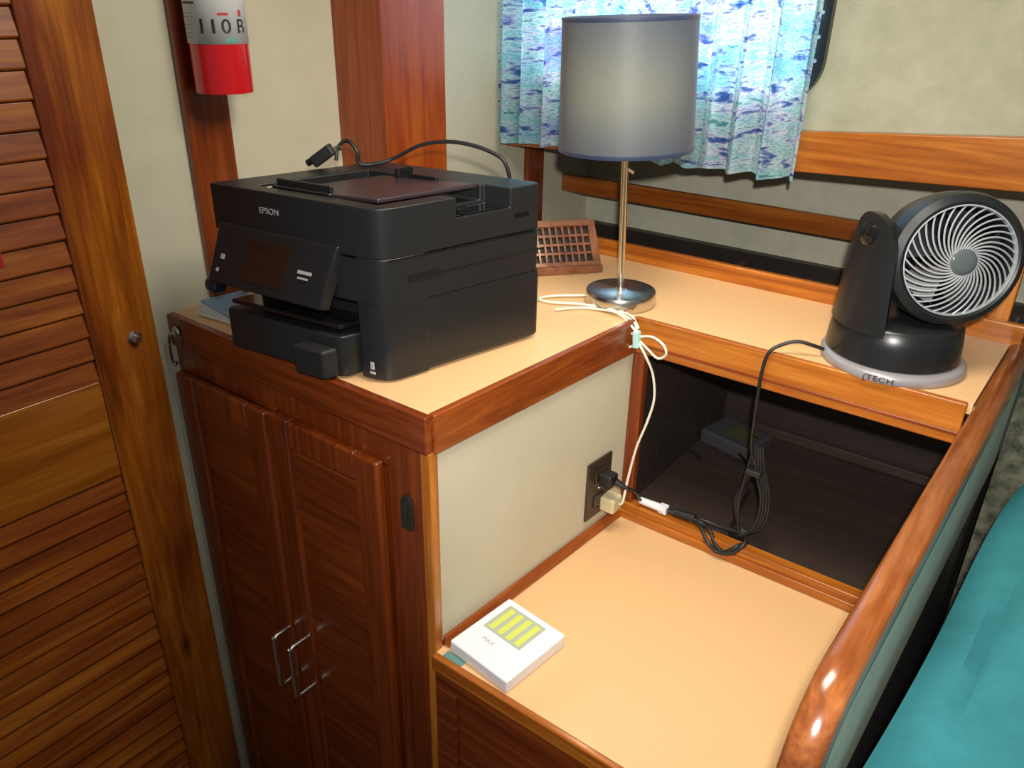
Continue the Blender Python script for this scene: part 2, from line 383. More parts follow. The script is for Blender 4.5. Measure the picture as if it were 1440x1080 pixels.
# cabin hook with chain at the left end
hk = thing('hook_latch', 'small chrome hook and eye hanging at the left end of the locker front', 'hook', (-.632, -.012, -.03))
obj('hook_plate', MB().lathe([(0, .004), (.009, .003), (.011, 0)], frameM((-.628, -.013, -.028), (1, 0, 0), (0, 0, 1)), 20), chrome, hk, smooth=True)
obj('hook_arm', MB().tube([(-.628, -.016, -.028), (-.634, -.024, -.034), (-.640, -.024, -.055), (-.643, -.022, -.085), (-.640, -.019, -.096), (-.635, -.019, -.090)], .0028, 8), chrome, hk, smooth=True)

# ---------------------------------------------------------------- counter (L-shaped laminate top with wooden edges)
ct = thing('countertop', 'tan laminate counter with wooden edging, under the printer and lamp', 'counter', (0, .4, -.07))
RX = .613
TY = .95
poly = [(WL+.001, .006), (-.006, .006), (sx(D)-.004, D+.006), (RX-.001+.0256*(D-.3), D+.006), (RX-.001+.0256*.56, .862), (WL+.001, .862)]
obj('laminate_top', MB().prism(poly, lambda x, y: (x, y, -.020), lambda x, y: (x, y, -.001)), lam, ct)
obj('front_edge', MB().box(WL+.001, .004, -.010, .0055, -.062, .001), W_mx, ct, bevel=.003)
obj('side_edge', MB().hexa([(-.0055, .006, -.066), (.008, .006, -.066), (sx(D)+.008, D-.006, -.070), (sx(D)-.0035, D-.006, -.070), (-.0055, .006, .001), (.008, .006, .001), (sx(D)+.008, D-.006, .001), (sx(D)-.0035, D-.006, .001)]), W_my, ct, bevel=.003)
obj('back_edge', MB().box(sx(D)-.002, RX-.001, D-.008, D+.0055, -.070, .001), W_ox, ct, bevel=.003)
obj('edge_bead', MB().box(sx(D)+.004, RX-.001, D-.0105, D-.006, -.054, -.048), W_mx, ct, bevel=.0015)
# fiddle along the back of the counter
tag(obj('fiddle_rail', MB().box(WL+.002, RX+.03, .863, .880, -.05, .036), W_ox, bevel=.004), 'low orange teak fiddle rail along the back edge of the counter', 'rail')
struct(obj('trim_6', MB().box(.548, .612, .881, .905, -.1, .17), W_ez, bevel=.004))

# ---------------------------------------------------------------- desk and locker opening below the counter
ds = thing('desk', 'built-in desk with tan laminate top and dark mahogany front, beside the cream panel', 'desk', (.3, .27, -.50))
obj('laminate_top', MB().prism([(.001, -.002), (RX-.001, -.002), (RX-.001, D), (sx(D)+.001, D)], lambda x, y: (x, y, -.475), lambda x, y: (x, y, -.450)), lam, ds)
obj('front_lip', MB().box(.0045, RX-.001, -.016, -.003, -.478, -.445), W_ox, ds, bevel=.004)
obj('cove_moulding', MB().hexa([(.002, .017, -.449), (.016, .017, -.449), (sx(D)+.014, D-.016, -.449), (sx(D)+.001, D-.016, -.449), (.002, .017, -.428), (.007, .017, -.428), (sx(D)+.006, D-.016, -.428), (sx(D)+.001, D-.016, -.428)]), W_my, ds, bevel=.002)
obj('back_moulding', MB().box(sx(D)+.002, RX-.001, D-.012, D+.016, -.449, -.414).box(sx(D)+.002, RX-.001, D-.018, D-.011, -.449, -.430), W_ox, ds, bevel=.003)
lw = ds
obj('front_board', MB().box(.0045, RX-.001, .000, .016, ZF, -.479), W_mx, lw)
obj('front_frame', MB().box(.0045, RX-.001, -.008, -.0005, -.520, -.479).box(.0045, .05, -.008, -.0005, ZF, -.5205), W_mx, lw, bevel=.002)
obj('side_board', MB().box(.59, .611, .018, D, ZF, -.479), W_mx, lw)
lk = thing('locker', 'dark open locker recess behind the desk', 'locker', (.3, .8, -.5))
obj('corner_post', MB().box(sx(D)+.001, sx(D)+.028, D-.006, D+.014, -.413, -.0705), W_mz, lk, bevel=.003)
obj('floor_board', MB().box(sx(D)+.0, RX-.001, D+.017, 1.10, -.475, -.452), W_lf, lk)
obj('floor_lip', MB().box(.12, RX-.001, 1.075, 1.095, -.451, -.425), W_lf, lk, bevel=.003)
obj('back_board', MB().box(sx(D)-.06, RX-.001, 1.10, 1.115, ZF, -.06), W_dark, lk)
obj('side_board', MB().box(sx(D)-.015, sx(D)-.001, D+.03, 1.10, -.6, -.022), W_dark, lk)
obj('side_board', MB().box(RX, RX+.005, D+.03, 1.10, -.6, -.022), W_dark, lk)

# ---------------------------------------------------------------- partition between desk and berth
pt = thing('partition', 'low divider with rounded worn wooden cap rail beside the berth', 'partition', (.628, .3, ZF))
prof = []                 # side outline (y,z) of the cap centre line
rr = .10
for k in range(13):
    a = pi/2*k/12; prof.append((-.222+rr-rr*cos(a)+.0, -rr+rr*sin(a)))
prof = [(-.210, -.55), (-.208, -.30)] + [(y+.016, z) for y, z in prof] + [(.2, 0), (.6, 0), (1.02, 0)]
mb = MB(); rings = []
for i, (y, z) in enumerate(prof):
    a = prof[max(i-1, 0)]; c = prof[min(i+1, len(prof)-1)]
    t = Vector((0, c[0]-a[0], c[1]-a[1])).normalized(); nrm = Vector((0, -t.z, t.y))   # outward
    ring = []
    for (u, v) in [(-.016, -.034), (-.016, -.007), (-.0145, -.002), (-.010, .0013), (.001, .0025), (.013, .0013), (.0175, -.002), (.0195, -.007), (.0195, -.034)]:
        x = .629+u + .0256*(y-.3)
        ring.append(mb.bm.verts.new(Vector((x, y, z)) + nrm*v))
    rings.append(ring)
for A, B in zip(rings, rings[1:]):
    for k in range(9): mb.face([A[k], A[(k+1) % 9], B[(k+1) % 9], B[k]])
mb.face(rings[0]); mb.face(rings[-1][::-1])
obj('cap_rail', mb, W_rail, pt, smooth=True)
out = [(-.190, -.24), (-.190, -.14), (-.160, -.055), (-.110, -.030), (1.02, -.030), (1.02, -.24)]
obj('partition_board', MB().prism(out, lambda y, z: (.616+.0256*(y-.3), y, z), lambda y, z: (.6455+.0256*(y-.3), y, z)), strip, pt)
obj('lower_board', MB().prism([(-.190, ZF), (-.190, -.2405), (1.02, -.2405), (1.02, ZF)], lambda y, z: (.618+.0256*(y-.3), y, z), lambda y, z: (.640+.0256*(y-.3), y, z)), W_dark, pt)
struct(obj('wall_right', MB().box(.664, 1.8, .86, .90, ZF, .10), mott))
struct(obj('trim_7', MB().box(.664, 1.8, .845, .915, .101, .125), W_mx, bevel=.004))

# ---------------------------------------------------------------- berth with teal blanket
mb = MB(); NX, NY = 40, 60; G = []
rnd = random.Random(7)
for j in range(NY+1):
    row = []
    for i in range(NX+1):
        u, v = i/NX, j/NY
        y = -.75+v*1.55
        edge = .660 + .072*max(y, -.4) + .004*sin(v*14)
        x = edge + u*.75
        z = -.150 - .02*math.exp(-u*22) + .010*sin(11*v+3*u)*min(1, u*5) + .006*sin(23*v-14*u+1)
        z -= .018*math.exp(-((u-.085-.02*sin(6*v))/.012)**2)
        z -= .05*math.exp(-(1-v)*20)
        row.append(mb.bm.verts.new((x, y, z)))
    G.append(row)
for j in range(NY):
    for i in range(NX): mb.face([G[j][i], G[j][i+1], G[j+1][i+1], G[j+1][i]])
# skirt down all sides
ring = [G[0][i] for i in range(NX+1)]+[G[j][NX] for j in range(1, NY+1)]+[G[NY][i] for i in range(NX-1, -1, -1)]+[G[j][0] for j in range(NY-1, 0, -1)]
low = [mb.bm.verts.new((v.co.x+.006, v.co.y, -.40)) for v in ring]
for i in range(len(ring)):
    j = (i+1) % len(ring); mb.face([ring[i], ring[j], low[j], low[i]])
bl = obj('blanket', mb, teal, smooth=True); tag(bl, 'teal blanket spread over the berth at the right edge', 'blanket')
bt = obj('berth', MB().box(.70, 1.42, -.74, .80, ZF, -.36), mott); tag(bt, 'upholstered berth base under the teal blanket', 'berth')
bl.location.z = 0

# ---------------------------------------------------------------- printer
FL = Vector((-.449, -.011, 0)); eF = Vector((.334, .046, 0)); eS = Vector((.066, .311, 0)); pw, pd = .337, .318
def pm(v): return FL + eF*(v.x/pw) + eS*(v.y/pd) + Vector((0, 0, v.z))
def pmM(M): return lambda v: pm(v)
pr = thing('printer', 'black all-in-one inkjet printer with sheet feeder on the counter', 'printer', (-.25, .17, 0))
H = .274
mb = MB()
mb.prism([(.012, .05), (pw-.002, .05), (pw-.002, pd), (.012, pd)], lambda x, y: (x, y, .004), lambda x, y: (x, y, .13))
obj('lower_body', mb, black, pr, bevel=.008, xf=pm)
mb = MB(); R = [(.286, .0), (pw-.025, 0), (pw-.012, .004), (pw-.004, .012), (pw, .025), (pw, .08), (.286, .08)]
mb.prism(R, lambda x, y: (x-.002, y+.002, .003), lambda x, y: (x, y, .20))
obj('corner_column', mb, black, pr, bevel=.003, xf=pm)
Rb = [(.0, .0), (pw-.025, 0), (pw-.012, .004), (pw-.004, .012), (pw, .025), (pw, pd-.012), (pw-.012, pd), (.012, pd), (0, pd-.012)]
mb = MB().prism(Rb, lambda x, y: (x*.97+.01, y, .128), lambda x, y: (x, y, .196))
obj('middle_body', mb, black, pr, bevel=.002, xf=pm)
# scanner section with recessed top
def cut(o, cutters):
    for c in cutters:
        me = bpy.data.meshes.new('c'); bmesh.ops.recalc_face_normals(c.bm, faces=c.bm.faces[:])
        for v in c.bm.verts: v.co = pm(v.co)
        c.bm.to_mesh(me); co = bpy.data.objects.new('c', me); COL.objects.link(co)
        md = o.modifiers.new('b', 'BOOLEAN'); md.operation = 'DIFFERENCE'; md.object = co; md.solver = 'EXACT'
        bpy.context.view_layer.update()
        dg_ = bpy.context.evaluated_depsgraph_get(); nm = bpy.data.meshes.new_from_object(o.evaluated_get(dg_))
        o.modifiers.remove(md); o.data = nm; bpy.data.objects.remove(co); bpy.data.meshes.remove(me)
    md = o.modifiers.new('bevel', 'BEVEL'); md.width = .0025; md.segments = 3; md.limit_method = 'ANGLE'; md.angle_limit = radians(35); md.harden_normals = True
    for p in o.data.polygons: p.use_smooth = True
zt = .250
mb = MB().prism(Rb, lambda x, y: (x, y, .199), lambda x, y: (x, y, H))
su = obj('scanner_unit', mb, black, pr, xf=pm)
cut(su, [MB().prism([(.06, .030), (pw-.030, .030), (pw-.030, pd-.08), (.06, pd-.08)], lambda x, y: (x, y, zt), lambda x, y: (x, y, .4)),
         MB().box(pw-.05, pw+.1, .138, .246, .243, .4)])
# feeder tray
M = Matrix.Translation((.075, 0, .262)) @ Matrix.Rotation(radians(-2.5), 4, 'Y')
obj('feeder_tray', MB().box(.030, pw-.118, .040, .225, 0, .008, M), pur, pr, bevel=.003, xf=pm)
obj('paper_guide', MB().box(.09, .20, .044, .050, .266, .286).box(.088, .205, .036, .044, .272, .276), black, pr, bevel=.002, xf=pm)
obj('paper_guide', MB().box(.15, .158, .206, .236, .272, .290).box(.17, .225, .214, .220, .268, .282), blackg, pr, bevel=.002, xf=pm)
obj('tray_edge', MB().box(.070, .078, .034, .100, .266, .271), chrome, pr, bevel=.001, xf=pm)
obj('output_lip', MB().box(pw-.040, pw-.002, .141, .243, .2432, .2465).box(pw-.012, pw-.001, .143, .166, .2466, .256), blackg, pr, bevel=.0015, xf=pm)
# tilting control panel
cpm = lambda v: pm(v)
a = Vector((.016, -.004, .215)); c = Vector((.262, -.004, .212)); d0 = Vector((.004, -.030, .118)); e = Vector((.245, -.030, .112))
nrm = (c-a).cross(d0-a).normalized()*-1
if nrm.y > 0: nrm = -nrm
back = -nrm*.020
mb = MB().hexa([d0+back, e+back, e, d0, a+back, c+back, c, a])
cp = obj('control_panel', mb, black, pr, bevel=.004, xf=pm)
def onp(u, v, h=.0): return a.lerp(c, u).lerp(d0.lerp(e, u), v) + nrm*h
def quadp(u0, u1, v0, v1, h=.0012):
    return MB().hexa([onp(u0, v1, -.001), onp(u1, v1, -.001), onp(u1, v1, h), onp(u0, v1, h), onp(u0, v0, -.001), onp(u1, v0, -.001), onp(u1, v0, h), onp(u0, v0, h)])
obj('touch_screen', quadp(.30, .66, .16, .84), scr, cp, bevel=.0006, xf=pm)
def txtM(o, ex, ey): return frameM(o, ex, ey)
exw, eyw = (pm(c)-pm(a)), (pm(a)-pm(d0))
obj('button', quadp(.085, .115, .50, .58), greyp, cp, xf=pm)
obj('button', quadp(.065, .085, .74, .80), greyp, cp, xf=pm)
obj('button', quadp(.12, .14, .26, .32), blackg, cp, xf=pm)
obj('panel_print', quadp(.755, .865, .47, .52, .0014), greyp, cp, xf=pm)
obj('panel_print', quadp(.765, .845, .57, .60, .0014), greyp, cp, xf=pm)
text('logo', 'EPSON', .0135, frameM(pm(Vector((.125, -.0006, .244))), eF, (0, 0, 1)), greyp, pr)
# paper cassette and recess
mb = MB().prism([(.020, -.012), (.03, -.020), (.262, -.020), (.272, -.012), (.272, .05), (.02, .05)], lambda x, y: (x, y, .003), lambda x, y: (x, y, .072))
cas = obj('paper_cassette', mb, black, pr, bevel=.004, xf=pm)
obj('cassette_handle', MB().box(.205, .268, -.050, -.021, .005, .055), blackm, cas, bevel=.006, xf=pm)
obj('output_tray', MB().box(.030, .262, -.012, .049, .080, .088), blackg, pr, bevel=.002, xf=pm)
obj('side_seam', MB().box(pw-.001, pw+.0008, .012, pd-.004, .1965, .1985).box(pw-.001, pw+.0008, .05, pd-.004, .163, .165), blackg, pr, xf=pm)
obj('grip_recess', MB().box(pw-.002, pw+.0015, .045, .105, .158, .170), blackg, pr, bevel=.001, xf=pm)
obj('side_mark', MB().box(pw-.001, pw+.001, .255, .285, .225, .232), blackg, pr, xf=pm)
obj('corner_mark', MB().box(.306, .312, -.0015, .0, .022, .034).box(.304, .314, -.0015, .0, .014, .018), greyp, pr, xf=pm)
for q in ((.03, .07), (.31, .06), (.03, .29), (.31, .29)):
    obj('foot', MB().lathe([(0, 0), (.009, 0), (.009, .006), (0, .006)], Matrix.Translation((q[0], q[1], -.0008)), 14), rubber, pr, xf=pm)
obj('hinge_knob', MB().lathe([(0, -.017), (.010, -.016), (.0145, -.009), (.0145, .009), (.010, .016), (0, .017)], frameM((-.456, -.022, .106), (0, 0, 1), (0, 1, 0)), 20), mat('navy_plastic', (.01, .016, .03), .3), pr, smooth=True)

# cord heap behind the printer top
cr = thing('loose_cable', 'black cable with plug heaped on the back of the printer', 'cord', (-.44, .20, H))
obj('cord', MB().tube([(-.405, .215, .284), (-.408, .225, .305), (-.395, .235, .316), (-.375, .238, .300), (-.372, .24, .279), (-.35, .262, .279), (-.33, .285, .288), (-.28, .305, .314), (-.22, .325, .322), (-.16, .345, .310), (-.13, .352, .285), (-.12, .358, .20), (-.11, .36, .05), (-.12, .38, .005)], .0035, 8), rubber, cr, smooth=True)
obj('plug', MB().box(-.022, .022, -.011, .011, -.009, .012, Matrix.Translation((-.415, .196, .292)) @ Matrix.Rotation(radians(35), 4, 'Z') @ Matrix.Rotation(radians(-35), 4, 'Y')), rubber, cr, bevel=.004)
obj('strain_relief', MB().tube([(-.432, .184, .284), (-.44, .18, .279)], .006, 8, 0), rubber, cr, smooth=True)
obj('prong', MB().box(-.401, -.385, .200, .202, .303, .309).box(-.401, -.385, .210, .212, .303, .309), chrome, cr)

# ---------------------------------------------------------------- papers at the left end of the counter
for k in range(4):
    M = Matrix.Translation((-.565, .075, .0045+.0055*k)) @ Matrix.Rotation(radians(6-5*k), 4, 'Z')
    o = obj('booklet', MB().box(-.046, .075, -.048+.002*k, .040, -.0025, .0025, M), bluep if k == 3 else paper, bevel=.0006)
    tag(o, ['lowest pale booklet of the stack left of the printer', 'second booklet from the bottom left of the printer', 'third booklet from the bottom left of the printer', 'blue covered booklet on top of the stack left of the printer'][k], 'booklet', 'booklets beside the printer')

# ---------------------------------------------------------------- wooden vent grille on the counter
vg = thing('vent_grille', 'wooden framed vent grille leaning on the counter behind the lamp', 'vent', (-.24, .70, 0))
ex = Vector((-.64, -.77, 0)); nn = Vector((-.77, .64, 0)); o0 = Vector((-.157, .742, 0))
def vp(s, t, n): # s along, t up the slope, n out of face
    up = (nn*.62 + Vector((0, 0, .78))); out = (-nn*.78 + Vector((0, 0, .62)))
    return o0 + ex*s + up*t + out*n
def vbox(s0, s1, t0, t1, n0, n1): return [vp(s0, t0, n0), vp(s1, t0, n0), vp(s1, t0, n1), vp(s0, t0, n1), vp(s0, t1, n0), vp(s1, t1, n0), vp(s1, t1, n1), vp(s0, t1, n1)]
vw, vh = .23, .130
obj('frame', MB().hexa(vbox(0, vw, .012, .030, -.012, .0)).hexa(vbox(0, vw, vh-.016, vh, -.012, 0)).hexa(vbox(0, .018, .030, vh-.016, -.012, 0)).hexa(vbox(vw-.018, vw, .030, vh-.016, -.012, 0)), W_gr, vg, bevel=.002)
mb = MB()
for k in range(1, 13): s = .018+(vw-.036)*k/13; mb.hexa(vbox(s-.0022, s+.0022, .030, vh-.016, -.011, -.003))
for k in range(1, 4): t = .030+(vh-.046)*k/4; mb.hexa(vbox(.018, vw-.018, t-.0025, t+.0025, -.0105, -.004))
obj('lattice', mb, W_gr, vg)
obj('backing', MB().hexa(vbox(.004, vw-.004, .014, vh-.004, -.020, -.0125)), blackm, vg)
A0 = vp(0, .012, 0); 
mb = MB(); p3 = [vp(0, .012, -.0205), vp(0, vh-.002, -.0205), Vector((vp(0, vh-.002, -.0205).x, vp(0, vh-.002, -.0205).y, 0.0)), ]
q0 = [p + ex*.004 for p in p3]; q1 = [p + ex*(vw-.004) for p in p3]
q0[0].z = max(q0[0].z, 0); va = [mb.bm.verts.new(p) for p in q0]; vb = [mb.bm.verts.new(p) for p in q1]
mb.face(va); mb.face(vb[::-1])
for i in range(3): mb.face([va[i], va[(i+1) % 3], vb[(i+1) % 3], vb[i]])
obj('support_wedge', mb, W_gr, vg)
obj('base_strip', MB().hexa([o0+nn*.0, o0+ex*vw, o0+ex*vw+nn*.025, o0+nn*.025, o0+Vector((0, 0, .016)), o0+ex*vw+Vector((0, 0, .016)), o0+ex*vw+nn*.025+Vector((0, 0, .016)), o0+nn*.025+Vector((0, 0, .016))]), W_gr, vg, bevel=.002)

# ---------------------------------------------------------------- lamp
lp = thing('table_lamp', 'brushed steel table lamp with a slate grey drum shade', 'lamp', (-.03, .60, 0))
T0 = Matrix.Translation((-.03, .60, 0))
tilt = T0 @ Matrix.Rotation(.046, 4, Vector((.593, -.805, 0)))   # leans a little to the left
LM = T0 @ Matrix.Rotation(radians(-2.4), 4, Vector((-.6, .8, 0)))
obj('base', MB().lathe([(0, 0), (.068, 0), (.070, .002), (.070, .024), (.068, .027), (.014, .028), (.010, .032), (0, .032)], T0, 64), chrome, lp, smooth=True)
obj('pole', MB().lathe([(0, .02), (.0072, .02), (.0072, .30), (.0085, .302), (.0085, .312), (.010, .314), (.010, .345), (0, .345)], LM, 24), chrome, lp, smooth=True)
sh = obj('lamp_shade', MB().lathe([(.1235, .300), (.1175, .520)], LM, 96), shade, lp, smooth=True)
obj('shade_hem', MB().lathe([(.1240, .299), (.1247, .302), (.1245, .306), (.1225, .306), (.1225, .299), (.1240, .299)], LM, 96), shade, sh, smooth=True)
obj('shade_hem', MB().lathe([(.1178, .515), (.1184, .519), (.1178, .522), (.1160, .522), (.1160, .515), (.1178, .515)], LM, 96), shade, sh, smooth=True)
mb = MB()
for k in range(3):
    a = 2*pi*k/3+.4; mb.tube([LM @ Vector((.011*cos(a), .011*sin(a), .316)), LM @ Vector((.07*cos(a), .07*sin(a), .322)), LM @ Vector((.1215*cos(a), .1215*sin(a), .304))], .0013, 6, 3)
obj('shade_spider', mb, chrome, sh, smooth=True)
obj('pull_switch', MB().tube([LM @ Vector((.008, 0, .262)), LM @ Vector((.020, -.004, .258))], .0028, 10, 0), chrome, lp, smooth=True)
bu = obj('bulb', MB().lathe([(0, .345), (.012, .345), (.015, .36), (.027, .385), (.029, .400), (.022, .42), (0, .43)], LM, 24), bulbm, lp, smooth=True)
l = bpy.data.lights.new('bulb_light', 'POINT'); l.energy = 8.0; l.color = (1, .80, .52); l.shadow_soft_size = .03
lo = bpy.data.objects.new('bulb_light', l); COL.objects.link(lo); lo.location = LM @ Vector((0, 0, .408)); bu.visible_shadow = True
lo.parent = lp; lo.matrix_parent_inverse = Matrix.Translation(lp.location).inverted()
bu.hide_render = False
bulb_off = LM @ Vector((0.0, 0, .385))
# lamp cord: from the base over the counter edge, tied in a bow, down to the outlet
cz = .004
co = obj('power_cord', MB().tube([(-.092, .585, cz), (-.12, .56, cz), (-.15, .53, cz), (-.16, .50, cz), (-.13, .50, cz), (-.085, .525, cz), (-.045, .535, cz+.002), (-.01, .532, cz+.004), (.018, .530, .004), (.044, .526, -.004), (.052, .524, -.018)], .0024, 8), cordw, lp, smooth=True)
obj('cord_strand', MB().tube([(-.10, .47, cz), (-.07, .51, cz), (-.035, .527, cz), (.0, .524, cz+.004), (.022, .522, .003), (.05, .516, -.012), (.058, .518, -.026)], .0024, 8), cordw, co, smooth=True)
obj('cord_strand', MB().tube([(-.06, .530, cz), (-.02, .538, cz+.003), (.012, .540, .005), (.036, .534, .003), (.054, .528, -.014)], .0024, 8), cordw, co, smooth=True)
obj('cord_loop', MB().tube([(.058, .522, -.028), (.086, .520, -.020), (.112, .518, -.028), (.120, .518, -.046), (.104, .518, -.058), (.080, .520, -.046), (.060, .522, -.034)], .0026, 8, 6), cordw, co, smooth=True)
obj('cord_loop', MB().tube([(.056, .522, -.030), (.036, .520, -.022), (.026, .516, -.034), (.030, .516, -.050), (.046, .518, -.050), (.058, .520, -.036)], .0026, 8, 6), cordw, co, smooth=True)
obj('cord_tail', MB().tube([(.060, .518, -.036), (.078, .520, -.062), (.092, .530, -.10), (.100, .530, -.15), (.094, .522, -.20), (.080, .515, -.26), (.075, .500, -.33), (.078, .482, -.372), (.072, .478, -.379)], .0026, 8), cordw, co, smooth=True)
obj('cord_tie', MB().box(-.006, .006, -.008, .008, -.017, .017, Matrix.Translation((.057, .518, -.032)) @ Matrix.Rotation(radians(-6), 4, 'Y')), tie, co, bevel=.003)
obj('plug', MB().box(.038, .072, .455, .492, -.396, -.362), beige, co, bevel=.005)

# ---------------------------------------------------------------- outlet
EX = Vector((SK, 1, 0)).normalized(); EN = Vector((1, -SK, 0)).normalized()
def ob(y0, y1, z0, z1, n0, n1):
    P = []
    for zz in (z0, z1):
        for (yy, n) in ((y0, n0), (y1, n0), (y1, n1), (y0, n1)): P.append(Vector((SK*yy, yy, zz)) + EN*n)
    return P
ou = thing('wall_outlet', 'dark brown duplex outlet on the cream side panel', 'outlet', (SK*.45, .45, -.34))
obj('cover_plate', MB().hexa(ob(.413, .494, -.405, -.272, .0006, .006)), outb, ou, bevel=.002)
for zc in (-.312, -.368):
    rc = obj('receptacle', MB().hexa(ob(.436, .471, zc-.014, zc+.014, .0062, .009)), outb, ou, bevel=.003)
    obj('socket_slots', MB().hexa(ob(.445, .447, zc-.004, zc+.006, .0085, .0096)).hexa(ob(.459, .461, zc-.004, zc+.006, .0085, .0096)), ink, rc)
obj('screw', MB().lathe([(0, .002), (.003, .001), (.0035, 0)], frameM(Vector((SK*.453, .453, -.340))+EN*.006, (0, 1, 0), (0, 0, 1)), 12), chrome, ou, smooth=True)
# black cord plugged in the top socket
bc = thing('extension_cord', 'black extension cord from the outlet to the locker sill with a white connector', 'cord', (.06, .46, -.32))
obj('plug', MB().hexa(ob(.440, .470, -.326, -.298, .0098, .040)), rubber, bc, bevel=.005)
obj('strain_relief', MB().tube([(.072, .455, -.313), (.095, .460, -.322)], lambda t: .008-.004*t, 8, 0), rubber, bc, smooth=True)
obj('cord', MB().tube([(.093, .460, -.321), (.102, .475, -.332), (.098, .505, -.36), (.088, .53, -.385), (.088, .547, -.400)], .0034, 8), rubber, bc, smooth=True)
obj('connector', MB().tube([(.084, .548, -.401), (.112, .550, -.402), (.140, .552, -.403)], lambda t: .0075+.002*t, 10, 0).box(.128, .146, .544, .560, -.411, -.394), white, bc, bevel=.001)
obj('cord_lead', MB().tube([(.146, .552, -.403), (.17, .555, -.405), (.20, .556, -.402), (.225, .556, -.405), (.245, .546, -.407), (.262, .536, -.425), (.285, .532, -.430), (.305, .540, -.410), (.31, .575, -.42), (.26, .62, -.44), (.23, .80, -.445)], .0042, 8), rubber, bc, smooth=True)
obj('cord_loop', MB().tube([(.20, .560, -.405), (.225, .545, -.404), (.245, .530, -.418), (.27, .526, -.432), (.30, .531, -.425), (.315, .55, -.405), (.30, .575, -.405), (.25, .580, -.412), (.215, .575, -.409)], .0040, 8, 6, closed=True), rubber, bc, smooth=True)
obj('connector_end', MB().tube([(.160, .556, -.403), (.205, .558, -.400)], .009, 10, 0), rubber, bc, smooth=True)

# ---------------------------------------------------------------- adapter in the locker
ad = thing('power_adapter', 'grey black adapter box lying inside the dark locker', 'adapter', (.14, 1.03, -.45))
AM = Matrix.Translation((.125, .975, -.433)) @ Matrix.Rotation(radians(-12), 4, 'Z')
dg = mat('adapter_grey', (.055, .055, .058), .4)
obj('case', MB().box(-.075, .065, -.055, .055, -.018, .022, AM), dg, ad, bevel=.008)
obj('case_label', MB().box(-.02, .045, -.03, .03, .0222, .0228, AM), mat('adapter_label', (.07, .075, .04), .3), ad)
obj('glint_plate', MB().box(.035, .05, .005, .012, .0229, .025, AM), chrome, ad)
obj('cable_stub', MB().tube([AM @ Vector((-.065, -.02, 0)), AM @ Vector((-.10, -.05, -.008)), AM @ Vector((-.08, -.10, -.014)), AM @ Vector((-.02, -.12, -.014))], .004, 8), rubber, ad, smooth=True)

# ---------------------------------------------------------------- fan
FC = Vector((.470, .652, 0))
fn = thing('desk_fan', 'dark grey air circulator fan with silver spiral grille on the counter', 'fan', FC)
TF = Matrix.Translation(FC)
obj('base_plate', MB().lathe([(0, 0), (.113, 0), (.1145, .002), (.1145, .012), (.111, .0155), (.104, .017), (0, .017)], Matrix.Translation((.474, .648, 0)), 64), silverb, fn, smooth=True)
text('base_print', '(TECH', .0135, frameM((.482, .5334, .0068), (.996, .09, 0), (0, 0, 1)), ink, fn, .0004, 1.25)
obj('base', MB().lathe([(0, .0172), (.103, .0172), (.106, .020), (.104, .05), (.100, .078), (.094, .083), (0, .083)], TF, 64), fanb, fn, smooth=True)
# yoke arms: pieces of the base's own cylinder wall rising to the pivots, rounded on top
AX = radians(230)
def arm(ac):
    mb = MB(); n = 18; z0 = .07; zt = .255; outer = []; inner = []
    levels = [0, .08, .2, .35, .5, .62, .74, .84, .91, .96, .99, 1.0]
    V = {}
    for j, t in enumerate(levels):
        z = z0+(zt-z0)*t
        half = radians(42)*(1-.22*t) if t < .62 else radians(42)*(1-.22*.62)*math.sqrt(max(0.0, 1-((t-.62)/.385)**2))
        ro = .105-.014*t
        for i in range(n+1):
            a = ac+half*(2*i/n-1)
            for k, r in enumerate((ro, ro-.014)):
                V[j, i, k] = mb.bm.verts.new(TF @ Vector((r*cos(a), r*sin(a), z)))
    J = len(levels)-1
    for j in range(J):
        for i in range(n):
            mb.face([V[j, i, 0], V[j, i+1, 0], V[j+1, i+1, 0], V[j+1, i, 0]]); mb.face([V[j, i, 1], V[j+1, i, 1], V[j+1, i+1, 1], V[j, i+1, 1]])
        mb.face([V[j, 0, 0], V[j+1, 0, 0], V[j+1, 0, 1], V[j, 0, 1]]); mb.face([V[j, n, 0], V[j, n, 1], V[j+1, n, 1], V[j+1, n, 0]])
    for i in range(n):
        mb.face([V[J, i, 0], V[J, i+1, 0], V[J, i+1, 1], V[J, i, 1]]); mb.face([V[0, i, 0], V[0, i, 1], V[0, i+1, 1], V[0, i+1, 0]])
    return mb
for s in (0,):
    am = obj('yoke_arm', arm(AX+pi*s), fanb, fn, smooth=True)
    dd = Vector((cos(AX+pi*s), sin(AX+pi*s), 0))
    obj('pivot_button', MB().lathe([(0, .007), (.012, .006), (.018, .002), (.019, -.004)], frameM(FC+dd*.0865+Vector((0, 0, .215)), (dd.y, -dd.x, 0), (0, 0, 1)) if False else frameM(FC+dd*.094+Vector((0, 0, .222)), (-dd.y, dd.x, 0), (0, 0, 1)), 24), blackg, am, smooth=True)
